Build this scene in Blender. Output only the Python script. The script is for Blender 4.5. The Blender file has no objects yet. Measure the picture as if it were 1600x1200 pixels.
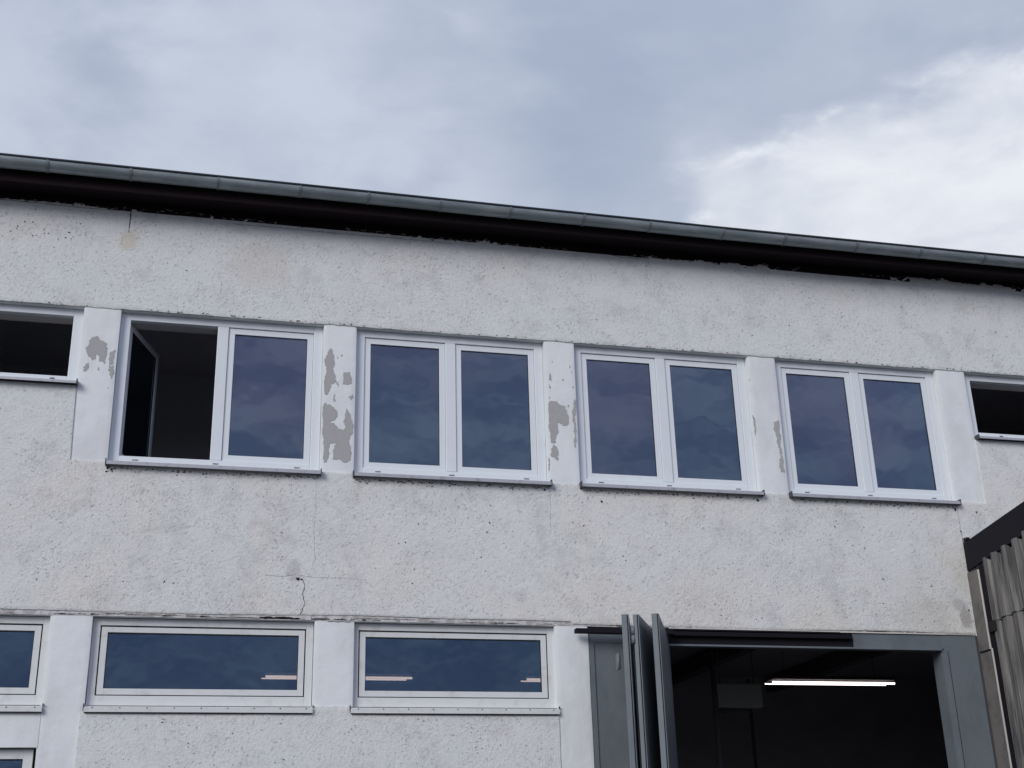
import bpy, bmesh, math, random
from mathutils import Vector, Matrix, noise
random.seed(7)
D = bpy.data
S = bpy.context.scene
C = S.collection

# ------------------------------------------------------------------ camera
cam_d = D.cameras.new("camera"); cam = D.objects.new("camera", cam_d); C.objects.link(cam)
cam_d.sensor_width = 36.0; cam_d.lens = 2006.4 / 1600 * 36; cam_d.clip_end = 3000; cam_d.clip_start = 0.05
R_ = Vector((0.97128148, -0.23652072, -0.02588905)); U_ = Vector((-0.06353166, -0.36266388, 0.92975192))
F_ = Vector((0.22929462, 0.90140604, 0.36727527))
cam.matrix_world = Matrix(((R_.x, U_.x, -F_.x, 0.94267), (R_.y, U_.y, -F_.y, -15.71626), (R_.z, U_.z, -F_.z, 1.6), (0, 0, 0, 1)))
S.camera = cam

# ------------------------------------------------------------------ render look
S.view_settings.view_transform = 'Standard'; S.view_settings.look = 'None'
S.view_settings.exposure = 0.07; S.view_settings.gamma = 1
S.cycles.max_bounces = 8; S.cycles.transparent_max_bounces = 12

# ------------------------------------------------------------------ node helper
class N:
    def __init__(s, tree): s.t = tree; s.n = tree.nodes; s.l = tree.links
    def add(s, typ, **kw):
        nd = s.n.new(typ)
        ins = kw.pop('ins', {})
        for k, v in kw.items(): setattr(nd, k, v)
        for k, v in ins.items():
            if isinstance(v, bpy.types.NodeSocket): s.l.new(v, nd.inputs[k])
            else: nd.inputs[k].default_value = v
        return nd
    def math(s, op, a, b=0.0, clamp=False):
        nd = s.add('ShaderNodeMath', operation=op, use_clamp=clamp, ins={0: a, 1: b}); return nd.outputs[0]
    def vmath(s, op, a, b=(0, 0, 0)):
        nd = s.add('ShaderNodeVectorMath', operation=op, ins={0: a, 1: b})
        return nd.outputs['Value'] if op in ('DOT_PRODUCT', 'LENGTH') else nd.outputs[0]
    def mix(s, f, a, b, blend='MIX'):
        nd = s.add('ShaderNodeMix', data_type='RGBA', blend_type=blend)
        for i, v in ((0, f), (6, a), (7, b)):
            if isinstance(v, bpy.types.NodeSocket): s.l.new(v, nd.inputs[i])
            else: nd.inputs[i].default_value = (*v, 1) if (i > 0 and len(v) == 3) else v
        return nd.outputs[2]
    def ramp(s, f, lo, hi, smooth=True):
        nd = s.add('ShaderNodeMapRange', interpolation_type='SMOOTHSTEP' if smooth else 'LINEAR', ins={0: f, 1: lo, 2: hi, 3: 0.0, 4: 1.0})
        return nd.outputs[0]
    def noise(s, vec, scale, detail=3, rough=.5, dist=0.0):
        nd = s.add('ShaderNodeTexNoise', ins={'Vector': vec, 'Scale': scale, 'Detail': detail, 'Roughness': rough, 'Distortion': dist}); return nd.outputs[0]

# ------------------------------------------------------------------ sky (overcast, bluer breaks behind the viewer)
SUN_EL, SUN_AZ = math.radians(27), math.radians(224)     # azimuth clockwise from +Y
W = D.worlds.new("World"); S.world = W; W.use_nodes = True
w = N(W.node_tree); w.n.clear()
out = w.add('ShaderNodeOutputWorld'); bg = w.add('ShaderNodeBackground', ins={'Strength': 0.1})
w.l.new(bg.outputs[0], out.inputs[0])
sky = w.add('ShaderNodeTexSky', sky_type='NISHITA', sun_disc=False, sun_elevation=SUN_EL, sun_rotation=SUN_AZ)
tc = w.add('ShaderNodeTexCoord'); d = tc.outputs['Generated']
dn = w.vmath('NORMALIZE', d)
st = w.vmath('MULTIPLY', dn, (1.0, 1.0, 2.1))
n1 = w.noise(st, 2.6, 7, .52, .35)
n2 = w.noise(w.vmath('ADD', st, (3.1, 1.7, 5.2)), 5.5, 6, .55, .2)
n3 = w.noise(w.vmath('ADD', st, (8.1, .7, 2.2)), 13.0, 5, .55)
z = w.add('ShaderNodeSeparateXYZ', ins={0: dn})
soft = w.math('ADD', w.math('MULTIPLY', n1, .62), w.math('MULTIPLY', n2, .38))
def lobe(dirv, c0, amt, s):
    a = w.ramp(w.math('ADD', w.vmath('DOT_PRODUCT', dn, dirv), w.math('MULTIPLY', w.math('SUBTRACT', n2, .5), .05)), c0, 1.0)
    return w.math('ADD', s, w.math('MULTIPLY', a, amt))
cs = w.math('ADD', w.math('MULTIPLY', w.math('SUBTRACT', soft, .5), 1.5), .5)
cs = lobe((.046, .841, .539), .985, .13, cs)       # paler billow left of centre
cs = lobe((.13, .855, .50), .992, .09, cs)
cs = lobe((-.158, .794, .587), .990, .10, cs)
cs = lobe((.20, .77, .605), .988, -.10, cs)        # heavy grey cloud
cs = lobe((.33, .765, .553), .990, -.12, cs)
cs = lobe((.27, .81, .52), .994, -.07, cs)
cs = w.math('ADD', cs, w.math('MULTIPLY', w.math('SUBTRACT', n3, .5), .16))
cover = w.ramp(cs, .20, .76)
front = w.mix(cover, (3.75, 4.35, 5.65), (5.75, 6.3, 7.35))
# the bright opening low in the east: bounded by two great circles with a ragged edge
e1 = w.vmath('DOT_PRODUCT', dn, (.427, .352, -.833)); e2 = w.vmath('DOT_PRODUCT', dn, (.911, -.412, 0))
edge = w.math('MINIMUM', e1, w.math('MULTIPLY', e2, .9))
wob = w.math('ADD', w.math('MULTIPLY', w.math('SUBTRACT', n2, .5), .13), w.math('MULTIPLY', w.math('SUBTRACT', n3, .5), .06))
br = w.ramp(w.math('ADD', edge, wob), -.022, .03)
n6a = w.noise(st, 17.0, 5, .6)
n4 = w.noise(w.vmath('ADD', st, (1.1, 9.7, 4.2)), 6.5, 6, .55, .3)
brc = w.mix(w.ramp(n4, .36, .64), (6.6, 7.0, 7.8), (8.6, 8.9, 9.4))
rim = w.ramp(w.math('ADD', edge, wob), -.03, .012)
front = w.mix(br, front, brc)
band = w.math('SUBTRACT', 1.0, w.ramp(w.math('ABSOLUTE', w.math('SUBTRACT', w.math('ADD', edge, wob), .012)), 0.0, .028))
band = w.math('MULTIPLY', band, w.ramp(w.math('ADD', w.math('MULTIPLY', n6a, .6), w.math('MULTIPLY', n4, .4)), .46, .60))
front = w.mix(w.math('MULTIPLY', band, .75), front, (9.0, 9.3, 9.8))
n6 = w.noise(st, 42.0, 4, .6)
def spot(dirv, c0, c1, amt):
    global front
    a = w.math('ADD', w.vmath('DOT_PRODUCT', dn, dirv), w.math('MULTIPLY', w.math('SUBTRACT', n6, .5), (1 - c0) * 2.6))
    front = w.mix(w.math('MULTIPLY', w.ramp(a, c0, c1), amt), front, (9.3, 9.6, 10.0))
spot((.51, .652, .56), .99990, 1.00008, .8)
n7 = w.noise(w.vmath('ADD', w.vmath('MULTIPLY', dn, (1.0, 1.0, 3.4)), (4.4, 2.9, 1.3)), 12.0, 6, .6, .25)
back = w.mix(w.ramp(w.math('ADD', w.math('MULTIPLY', n7, .7), w.math('MULTIPLY', soft, .3)), .40, .62), (3.3, 3.65, 5.7), (5.7, 5.95, 7.7))
fb = w.ramp(z.outputs[1], -.15, .35)
cl = w.mix(fb, back, front)
zen = w.math('ADD', w.math('MULTIPLY', w.math('MAXIMUM', z.outputs[2], 0.0), .30), .84)
cl = w.mix(1.0, cl, w.add('ShaderNodeCombineXYZ', ins={0: zen, 1: zen, 2: zen}).outputs[0], 'MULTIPLY')
w.l.new(w.mix(.92, sky.outputs[0], cl), bg.inputs[0])

# ------------------------------------------------------------------ sun (diffuse, behind thin cloud)
sd = D.lights.new("sun", 'SUN'); sd.energy = 1.8; sd.angle = math.radians(30); sd.color = (1, .97, .93)
so = D.objects.new("sun", sd); C.objects.link(so)
sv = Vector((math.sin(SUN_AZ) * math.cos(SUN_EL), math.cos(SUN_AZ) * math.cos(SUN_EL), math.sin(SUN_EL)))
so.rotation_euler = sv.to_track_quat('Z', 'Y').to_euler(); so.location = (0, -10, 20)

# ------------------------------------------------------------------ materials
M = {}
def mat(name, col, rough=.6, metal=0.0, spec=.4, fn=None):
    m = D.materials.new(name); m.use_nodes = True
    b = m.node_tree.nodes['Principled BSDF']
    b.inputs['Base Color'].default_value = (*col, 1); b.inputs['Roughness'].default_value = rough
    b.inputs['Metallic'].default_value = metal; b.inputs['Specular IOR Level'].default_value = spec
    n = N(m.node_tree); co = n.add('ShaderNodeNewGeometry').outputs['Position']
    if fn: fn(n, b, co)
    M[name] = m; return m
def link(n, s, b, name): n.l.new(s, b.inputs[name])
def bump(n, b, h, dist, strength=1.0, prev=None):
    kw = {'Height': h, 'Distance': dist, 'Strength': strength}
    if prev: kw['Normal'] = prev
    o = n.add('ShaderNodeBump', ins=kw).outputs[0]; n.l.new(o, b.inputs['Normal']); return o
def scal(n, co, v, off=(0, 0, 0)): return n.vmath('MULTIPLY', n.vmath('ADD', co, off), v)

def f_rough(n, b, co):
    sep = n.add('ShaderNodeSeparateXYZ', ins={0: co})
    warm = n.ramp(n.noise(co, .75, 4, .6), .42, .66)
    zone = n.math('SUBTRACT', 1.0, n.ramp(sep.outputs[2], 6.4, 7.4))               # storey band below the sills is dustier
    zone = n.math('MULTIPLY', zone, n.ramp(sep.outputs[2], 3.5, 4.7))
    wf = n.math('MULTIPLY', n.math('ADD', n.math('MULTIPLY', zone, .55), .25), n.math('ADD', n.math('MULTIPLY', warm, .8), .2))
    c = n.mix(wf, (.74, .77, .76), (.77, .75, .69))
    mot = n.noise(co, 3.2, 5, .62)
    c = n.mix(n.math('MULTIPLY', n.ramp(mot, .48, .72), .30), c, (.40, .40, .40))
    fine = n.noise(co, 26, 4, .65)
    c = n.mix(n.math('MULTIPLY', n.ramp(fine, .55, .75), .16), c, (.30, .29, .28))
    # trowel drag marks: short diagonal flecks with dirt caught in them
    wv = n.vmath('ADD', co, n.vmath('MULTIPLY', n.add('ShaderNodeTexNoise', ins={'Vector': co, 'Scale': 1.6, 'Detail': 2.0}).outputs[1], (.40, 0, .40)))
    ra = n.add('ShaderNodeVectorRotate', rotation_type='AXIS_ANGLE', ins={'Vector': wv, 'Axis': (0, 1, 0), 'Angle': .75}).outputs[0]
    s1 = n.noise(n.vmath('MULTIPLY', ra, (20, 20, 40)), 1.0, 5, .75, .1)
    s2 = n.noise(n.vmath('MULTIPLY', n.vmath('ADD', ra, (4, 2, 9)), (50, 50, 80)), 1.0, 4, .8, .0)
    gate = n.ramp(n.noise(co, 4.0, 4, .65), .40, .62)
    line = n.math('MULTIPLY', n.ramp(s1, .56, .68), n.math('ADD', n.math('MULTIPLY', gate, .75), .25))
    c = n.mix(n.math('MULTIPLY', line, .34), c, (.32, .295, .285))
    c = n.mix(n.math('MULTIPLY', n.math('MULTIPLY', n.ramp(s2, .51, .66), n.math('ADD', n.math('MULTIPLY', gate, .7), .3)), .37), c, (.33, .33, .325))
    c = n.mix(n.math('MULTIPLY', n.ramp(s2, .46, .34), .30), c, (.84, .84, .83))
    # the ochre run mark under the crack, and a grey damp patch
    def patch(cx, cz, rx, rz, col, amt, c):
        q = n.vmath('MULTIPLY', n.vmath('ADD', co, (-cx, 0, -cz)), (1 / rx, 0, 1 / rz))
        dd = n.math('ADD', n.vmath('LENGTH', q), n.math('MULTIPLY', n.math('SUBTRACT', n.noise(co, 14, 4, .65), .5), 1.3))
        return n.mix(n.math('MULTIPLY', n.math('SUBTRACT', 1.0, n.ramp(dd, .55, 1.1)), amt), c, col)
    c = patch(-.19, 9.60, .13, .17, (.66, .60, .51), .7, c)
    c = patch(2.10, 5.30, .10, .17, (.46, .46, .44), .5, c)
    c = patch(1.5, 9.40, .5, .4, (.62, .56, .50), .35, c)
    c = patch(11.24, 4.93, .11, .17, (.30, .28, .265), .65, c)
    c = patch(11.18, 5.10, .13, .10, (.34, .31, .30), .45, c)
    c = patch(10.6, 4.95, .5, .25, (.58, .55, .52), .3, c)
    # pits: sparse small dark holes
    v = n.add('ShaderNodeTexVoronoi', ins={'Vector': n.vmath('ADD', scal(n, co, (1, 1, 1.25)), n.vmath('MULTIPLY', n.add('ShaderNodeTexNoise', ins={'Vector': co, 'Scale': 30.0}).outputs[1], (.03, .03, .03))), 'Scale': 24.0, 'Randomness': 1.0})
    pick = n.add('ShaderNodeSeparateColor', ins={0: v.outputs['Color']}).outputs[0]
    cl = n.ramp(n.noise(co, 1.4, 4, .6), .36, .62)
    rad = n.math('MULTIPLY', n.math('MULTIPLY', n.ramp(pick, .70, 1.0), cl), .30)
    pit = n.ramp(n.math('SUBTRACT', rad, v.outputs['Distance']), -.02, .08)
    c = n.mix(n.math('MULTIPLY', pit, .33), c, (.20, .19, .18))
    link(n, c, b, 'Base Color')
    p = bump(n, b, n.noise(co, 26, 6, .7, .1), .017, .6)
    p = bump(n, b, s2, .009, .5, p)
    p = bump(n, b, n.noise(co, 90, 3, .6), .005, .6, p)
    p = bump(n, b, n.math('MULTIPLY', line, -1), .010, .7, p)
    bump(n, b, n.math('MULTIPLY', pit, -1), .012, .7, p)
mat('rough_plaster', (.6, .6, .6), .92, fn=f_rough, spec=.15)

def f_smooth(n, b, co):
    c = n.mix(n.ramp(n.noise(scal(n, co, (1, 1, .45)), 2.5, 5, .6), .42, .72), (.765, .80, .80), (.69, .71, .71))
    c = n.mix(n.math('MULTIPLY', n.ramp(n.noise(co, 22, 4, .7), .60, .76), .25), c, (.48, .47, .45))
    link(n, c, b, 'Base Color')
    p = bump(n, b, n.noise(co, 7, 4, .55), .02, .35)
    bump(n, b, n.noise(co, 60, 3, .6), .004, .3, p)
mat('smooth_render', (.7, .7, .7), .85, fn=f_smooth, spec=.2)
def f_peel(n, b, co):
    c = n.mix(n.noise(co, 14, 4, .6), (.36, .36, .355), (.45, .45, .44)); link(n, c, b, 'Base Color')
    bump(n, b, n.noise(co, 50, 3), .004, .4)
mat('bare_render', (.38, .375, .36), .95, fn=f_peel, spec=.1)
def f_lip(n, b, co):
    link(n, n.mix(n.ramp(n.noise(co, 9, 6, .7), .42, .62), (.62, .62, .62), (.40, .385, .37)), b, 'Base Color'); bump(n, b, n.noise(co, 40, 4, .7), .012, .7)
mat('lip_render', (.5, .5, .5), .95, fn=f_lip, spec=.1)
mat('grime_shade', (.035, .03, .03), .95, spec=.05)
def f_grime_shade(n, b, co):
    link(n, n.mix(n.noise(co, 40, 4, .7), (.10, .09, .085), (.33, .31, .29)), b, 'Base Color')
mat('grime_shade_pale', (.2, .2, .2), .95, fn=f_grime_shade, spec=.05)
def f_ochre(n, b, co):
    link(n, n.mix(n.noise(co, 30, 4, .7), (.50, .44, .35), (.60, .56, .50)), b, 'Base Color')
    bump(n, b, n.noise(co, 60, 3), .008, .6)
mat('ochre_stain', (.5, .4, .3), .95, fn=f_ochre, spec=.1)
mat('crack', (.07, .065, .065), .95, spec=.05)
def f_pvc(n, b, co):
    dirt = n.ramp(n.noise(scal(n, co, (1, 1, .6)), 5, 5, .65), .52, .8)
    link(n, n.mix(n.math('MULTIPLY', dirt, .25), (.72, .77, .79), (.55, .55, .53)), b, 'Base Color')
    bump(n, b, n.noise(co, 3, 2), .004, .3)
mat('white_pvc', (.8, .8, .8), .35, fn=f_pvc, spec=.4)
def f_oldf(n, b, co):
    dirt = n.ramp(n.noise(co, 7, 5, .65), .50, .8)
    link(n, n.mix(n.math('MULTIPLY', dirt, .5), (.67, .69, .68), (.42, .40, .38)), b, 'Base Color')
mat('old_frame', (.6, .6, .58), .45, fn=f_oldf, spec=.35)
mat('black_seal', (.012, .012, .014), .7)
mat('inner_plaster', (.55, .53, .53), .9)
def f_sill(n, b, co):
    link(n, n.mix(n.ramp(n.noise(co, 9, 5, .7), .5, .75), (.46, .47, .49), (.28, .27, .265)), b, 'Base Color')
mat('sill_metal', (.5, .5, .5), .4, .3, fn=f_sill)
mat('sill_cap', (.06, .06, .065), .6)
def glass(name, tint, refl, fac, wav, dirt):
    m = D.materials.new(name); m.use_nodes = True; n = N(m.node_tree); n.n.clear()
    o = n.add('ShaderNodeOutputMaterial'); co = n.add('ShaderNodeNewGeometry').outputs['Position']
    bp = n.add('ShaderNodeBump', ins={'Height': n.noise(co, 1.6, 2, .5), 'Distance': wav, 'Strength': 1.0}).outputs[0]
    tr = n.add('ShaderNodeBsdfTransparent', ins={0: (*tint, 1)})
    rc = n.mix(n.ramp(n.noise(n.vmath('ADD', co, (3.3, 0, 1.2)), .33, 2, .5), .47, .66), refl, (refl[0] * .88, min(1, refl[1] * 1.04), refl[2]))
    gl = n.add('ShaderNodeBsdfGlossy', ins={0: rc, 1: .012, 'Normal': bp})
    lw = n.add('ShaderNodeFresnel', ins={0: 1.5}).outputs[0]
    f = n.math('ADD', n.math('MULTIPLY', lw, 1.1), fac)
    mx = n.add('ShaderNodeMixShader', ins={0: f}); n.l.new(tr.outputs[0], mx.inputs[1]); n.l.new(gl.outputs[0], mx.inputs[2])
    df = n.add('ShaderNodeBsdfDiffuse', ins={0: (.35, .37, .38, 1)})
    dd = n.math('MULTIPLY', n.ramp(n.noise(co, 14, 5, .7), .52, .85), dirt)
    m2 = n.add('ShaderNodeMixShader', ins={0: n.math('ADD', dd, dirt * .12)}); n.l.new(mx.outputs[0], m2.inputs[1]); n.l.new(df.outputs[0], m2.inputs[2])
    n.l.new(m2.outputs[0], o.inputs[0]); M[name] = m
glass('new_glass', (.62, .64, .67), (.70, .80, 1.0), 0.115, .0028, .02)
glass('old_glass', (.50, .48, .46), (.46, .72, 1.0), 0.09, .004, .05)
def f_zinc(n, b, co):
    c = n.mix(n.ramp(n.noise(scal(n, co, (1.2, 6, 6)), 1.6, 5, .65), .35, .7), (.22, .265, .28), (.34, .39, .405))
    link(n, c, b, 'Base Color')
    bump(n, b, n.noise(scal(n, co, (.5, 1, 1)), 9, 3), .006, .4)
mat('zinc', (.3, .33, .34), .45, .25, fn=f_zinc)
mat('zinc_seam', (.19, .22, .23), .5, .2)
mat('zinc_dark', (.05, .062, .068), .5, .5)
def f_timber(n, b, co):
    c = n.mix(n.noise(scal(n, co, (1, 12, 12)), 2.0, 5, .6), (.010, .007, .011), (.020, .011, .013)); link(n, c, b, 'Base Color')
mat('dark_timber', (.015, .01, .01), .8, fn=f_timber, spec=.15)
mat('roof_felt', (.05, .05, .05), .9)
def f_steel(n, b, co):
    c = n.mix(n.ramp(n.noise(scal(n, co, (1, 1, .5)), 2.4, 5, .65), .4, .75), (.15, .178, .196), (.115, .135, .15))
    c = n.mix(n.math('MULTIPLY', n.ramp(n.noise(co, 18, 4, .7), .62, .74), .35), c, (.08, .08, .085))
    link(n, c, b, 'Base Color'); bump(n, b, n.noise(co, 2.5, 3), .01, .35)
mat('grey_steel', (.15, .18, .21), .5, .0, fn=f_steel)
mat('dark_steel', (.010, .010, .014), .75, .0, spec=.15)
mat('galvanised', (.32, .34, .36), .4, .5)
mat('hole_black', (.01, .01, .012), .8)
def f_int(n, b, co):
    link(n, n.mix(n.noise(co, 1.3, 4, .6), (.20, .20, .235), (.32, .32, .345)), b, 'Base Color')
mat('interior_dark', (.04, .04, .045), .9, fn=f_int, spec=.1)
mat('interior_wall_paint', (.55, .55, .58), .9)
mat('interior_beam', (.10, .10, .11), .9, spec=.1)
mat('heater_paint', (.34, .37, .33), .6)
mat('lamp_body', (.06, .06, .06), .6)
m = D.materials.new('lamp_tube'); m.use_nodes = True
bb = m.node_tree.nodes['Principled BSDF']; bb.inputs['Base Color'].default_value = (.9, .9, .9, 1)
bb.inputs['Emission Color'].default_value = (1.0, .87, .86, 1); bb.inputs['Emission Strength'].default_value = 2.2; M['lamp_tube'] = m
def f_clad(n, b, co):
    st_ = n.noise(scal(n, co, (1, 12, .35)), 2.2, 6, .66)
    c = n.mix(n.ramp(st_, .36, .68), (.07, .071, .072), (.25, .243, .225))
    c = n.mix(n.math('MULTIPLY', n.ramp(n.noise(co, 3.1, 5, .65), .5, .72), .35), c, (.11, .115, .115))
    link(n, c, b, 'Base Color'); bump(n, b, n.noise(scal(n, co, (1, 6, 1)), 12, 4, .6), .008, .5)
mat('fibre_cement', (.1, .1, .1), .9, fn=f_clad, spec=.15)
def f_trim(n, b, co):
    link(n, n.mix(n.ramp(n.noise(co, 4, 5, .65), .4, .75), (.165, .155, .145), (.10, .095, .088)), b, 'Base Color')
mat('grey_trim', (.12, .12, .12), .6, fn=f_trim, spec=.25)
mat('pale_edge', (.62, .59, .56), .6)
mat('black_fascia', (.010, .009, .013), .7, spec=.2)
def f_asph(n, b, co):
    link(n, n.mix(n.noise(co, 3, 6, .7), (.055, .055, .057), (.12, .118, .112)), b, 'Base Color')
    bump(n, b, n.noise(co, 60, 3), .01, .5)
mat('asphalt', (.07, .07, .07), .95, fn=f_asph, spec=.2)

# ------------------------------------------------------------------ mesh helper
class MB:
    def __init__(s): s.v = []; s.f = []; s.mi = []; s.mats = []; s.sm = []
    def m(s, name):
        if name not in s.mats: s.mats.append(name)
        return s.mats.index(name)
    def face(s, pts, mt, smooth=False):
        i = len(s.v); s.v += [tuple(p) for p in pts]; s.f.append(tuple(range(i, i + len(pts)))); s.mi.append(s.m(mt)); s.sm.append(smooth)
    def box(s, x0, x1, y0, y1, z0, z1, mt):
        a = (x0, y0, z0); i = len(s.v)
        s.v += [(x0,y0,z0),(x1,y0,z0),(x1,y1,z0),(x0,y1,z0),(x0,y0,z1),(x1,y0,z1),(x1,y1,z1),(x0,y1,z1)]
        for q in ((0,1,5,4),(1,2,6,5),(2,3,7,6),(3,0,4,7),(4,5,6,7),(3,2,1,0)):
            s.f.append(tuple(i + k for k in q)); s.mi.append(s.m(mt)); s.sm.append(False)
    def prism(s, poly, y0, y1, mt, axis='y'):
        # poly in (x,z) extruded in y ; axis 'x': poly in (y,z) extruded in x
        P = (lambda p, t: (p[0], t, p[1])) if axis == 'y' else (lambda p, t: (t, p[0], p[1]))
        n = len(poly); i = len(s.v)
        s.v += [P(p, y0) for p in poly] + [P(p, y1) for p in poly]
        fs = [tuple(i + k for k in range(n)), tuple(i + n + k for k in reversed(range(n)))]
        fs += [(i + k, i + n + k, i + n + (k + 1) % n, i + (k + 1) % n) for k in range(n)]
        for q in fs: s.f.append(q); s.mi.append(s.m(mt)); s.sm.append(False)
    def ring(s, x0, x1, z0, z1, wl, wr, wb, wt, y0, y1, mt):
        # rectangular frame, mitre-free: stiles full height, rails between; butt joints
        s.box(x0, x0 + wl, y0, y1, z0, z1, mt); s.box(x1 - wr, x1, y0, y1, z0, z1, mt)
        s.box(x0 + wl, x1 - wr, y0, y1, z0, z0 + wb, mt); s.box(x0 + wl, x1 - wr, y0, y1, z1 - wt, z1, mt)
    def tube(s, a, b, r, mt, n=12, caps=True):
        a, b = Vector(a), Vector(b); d = (b - a).normalized(); q = d.to_track_quat('Z', 'Y')
        i = len(s.v)
        for p in (a, b):
            for k in range(n):
                t = 2 * math.pi * k / n; s.v.append(tuple(p + q @ Vector((r * math.cos(t), r * math.sin(t), 0))))
        for k in range(n):
            s.f.append((i + k, i + (k + 1) % n, i + n + (k + 1) % n, i + n + k)); s.mi.append(s.m(mt)); s.sm.append(True)
        if caps:
            s.f.append(tuple(i + k for k in reversed(range(n)))); s.f.append(tuple(i + n + k for k in range(n)))
            s.mi += [s.m(mt)] * 2; s.sm += [False] * 2
    def build(s, name, parent=None, bevel=0, off=None, xf=None):
        me = D.meshes.new(name); o = D.objects.new(name, me); C.objects.link(o)
        base = Vector((0, 0, 0))
        if parent is not None:
            o.parent = parent; q = parent
            while q is not None: base += q.location; q = q.parent
        vs = [Vector(v) for v in s.v]
        if xf: vs = [xf @ v for v in vs]
        me.from_pydata([tuple(v - base) for v in vs], [], s.f)
        for k in s.mats: me.materials.append(M[k])
        me.polygons.foreach_set('material_index', s.mi); me.polygons.foreach_set('use_smooth', s.sm)
        bm = bmesh.new(); bm.from_mesh(me); 
        if not any(len(f) > 40 for f in s.f) and len(s.f) < 3000: bmesh.ops.recalc_face_normals(bm, faces=bm.faces)
        bm.to_mesh(me); bm.free()
        if bevel:
            bv = o.modifiers.new('bevel', 'BEVEL'); bv.width = bevel; bv.segments = 2; bv.limit_method = 'ANGLE'; bv.angle_limit = math.radians(40)
        me.update(); return o
def thing(name, label, cat, loc, group=None):
    o = D.objects.new(name, None); C.objects.link(o); o.location = loc
    o['label'] = label; o['category'] = cat
    if group: o['group'] = group
    return o
def simple(P):
    n = len(P)
    def cr(a, b, c): return (b[0]-a[0])*(c[1]-a[1]) - (b[1]-a[1])*(c[0]-a[0])
    for i in range(n):
        a, b = P[i], P[(i+1) % n]
        for j in range(i + 2, n):
            if (j + 1) % n == i: continue
            c, d_ = P[j], P[(j+1) % n]
            if cr(a, b, c) * cr(a, b, d_) <= 0 and cr(c, d_, a) * cr(c, d_, b) <= 0: return False
    return True
def jag(poly, amp=.006, depth=2):
    for t in range(60):
        q = jag_once(poly, amp * (1 - t / 75), depth)
        if simple(q): return q
    return poly
def jag_once(poly, amp, depth):
    for _ in range(depth):
        o = []
        for i, a in enumerate(poly):
            b = poly[(i + 1) % len(poly)]; L = math.hypot(b[0] - a[0], b[1] - a[1])
            k = min(amp, L * .38); nx, nz = (-(b[1] - a[1]) / (L + 1e-9), (b[0] - a[0]) / (L + 1e-9)); t = random.uniform(-1, 1) * k
            o += [a, ((a[0] + b[0]) / 2 + nx * t, (a[1] + b[1]) / 2 + nz * t)] if L > .006 else [a]
        poly = o; amp *= .7
    return poly

# ------------------------------------------------------------------ setting: the yard
g = MB(); g.face([(-600, -600, 0), (600, -600, 0), (600, 600, 0), (-600, 600, 0)], 'asphalt')
go = g.build('ground'); go['kind'] = 'structure'

# ------------------------------------------------------------------ the factory building
B = thing('factory_building', 'long white roughcast workshop building with peeling piers, white windows and a zinc gutter', 'building', (4, 0, 0))
FR = -.15           # face of the rough plaster
CORE = -.12
XL, XR = -5.5, 17.0
def relief(x, z):
    p = Vector((x, 0, z))
    a = noise.noise(p * .55) * .010 + noise.noise(p * 3.1) * .0035
    q = Vector((x * .8 + z * .6, 3.3, z * .8 - x * .6)); q = Vector((q.x * 7, 3, q.z * 16))
    return a + noise.noise(q + Vector((noise.noise(p * 4) * 2, 0, 0))) * .0014 + noise.noise(p * 21) * .0010
def skin_y(x, z): return FR - relief(x, z)
def n1d(x, s, seed): return noise.noise(Vector((x * s, seed, .37)))
def skin(mb, x0, x1, zb, zt, dx=.022, dz=.024, mt='rough_plaster', back=CORE):
    """rough plaster coat between height functions zb(x) and zt(x): displaced front, turned-back rims"""
    nx = int((x1 - x0) / dx); cols = []
    hmax = max(zt(x0 + (x1 - x0) * i / 40) - zb(x0 + (x1 - x0) * i / 40) for i in range(41)); nz = max(3, int(hmax / dz))
    i0 = len(mb.v)
    for i in range(nx + 1):
        x = x0 + (x1 - x0) * i / nx; b, t = zb(x), zt(x)
        for j in range(nz + 1):
            zz = b + (t - b) * j / nz
            e = min(1.0, min(j, nz - j) / 1.0) if nz > 2 else 1
            mb.v.append((x, skin_y(x, zz) + (.006 if e < 1 else 0), zz))
    k = mb.m(mt)
    for i in range(nx):
        for j in range(nz):
            a = i0 + i * (nz + 1) + j; mb.f.append((a, a + nz + 1, a + nz + 2, a + 1)); mb.mi.append(k); mb.sm.append(True)
    for jj in (0, nz):       # rims
        r0 = len(mb.v)
        for i in range(nx + 1):
            v = mb.v[i0 + i * (nz + 1) + jj]; mb.v.append(v); mb.v.append((v[0], back, v[2]))
        for i in range(nx):
            a = r0 + 2 * i; q = (a, a + 1, a + 3, a + 2) if jj == 0 else (a, a + 2, a + 3, a + 1)
            mb.f.append(q); mb.mi.append(k); mb.sm.append(False)
    for ii in (0, nx):
        r0 = len(mb.v)
        for j in range(nz + 1):
            v = mb.v[i0 + ii * (nz + 1) + j]; mb.v.append(v); mb.v.append((v[0], back, v[2]))
        for j in range(nz):
            a = r0 + 2 * j; mb.f.append((a, a + 2, a + 3, a + 1) if ii == 0 else (a, a + 1, a + 3, a + 2)); mb.mi.append(k); mb.sm.append(False)

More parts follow.
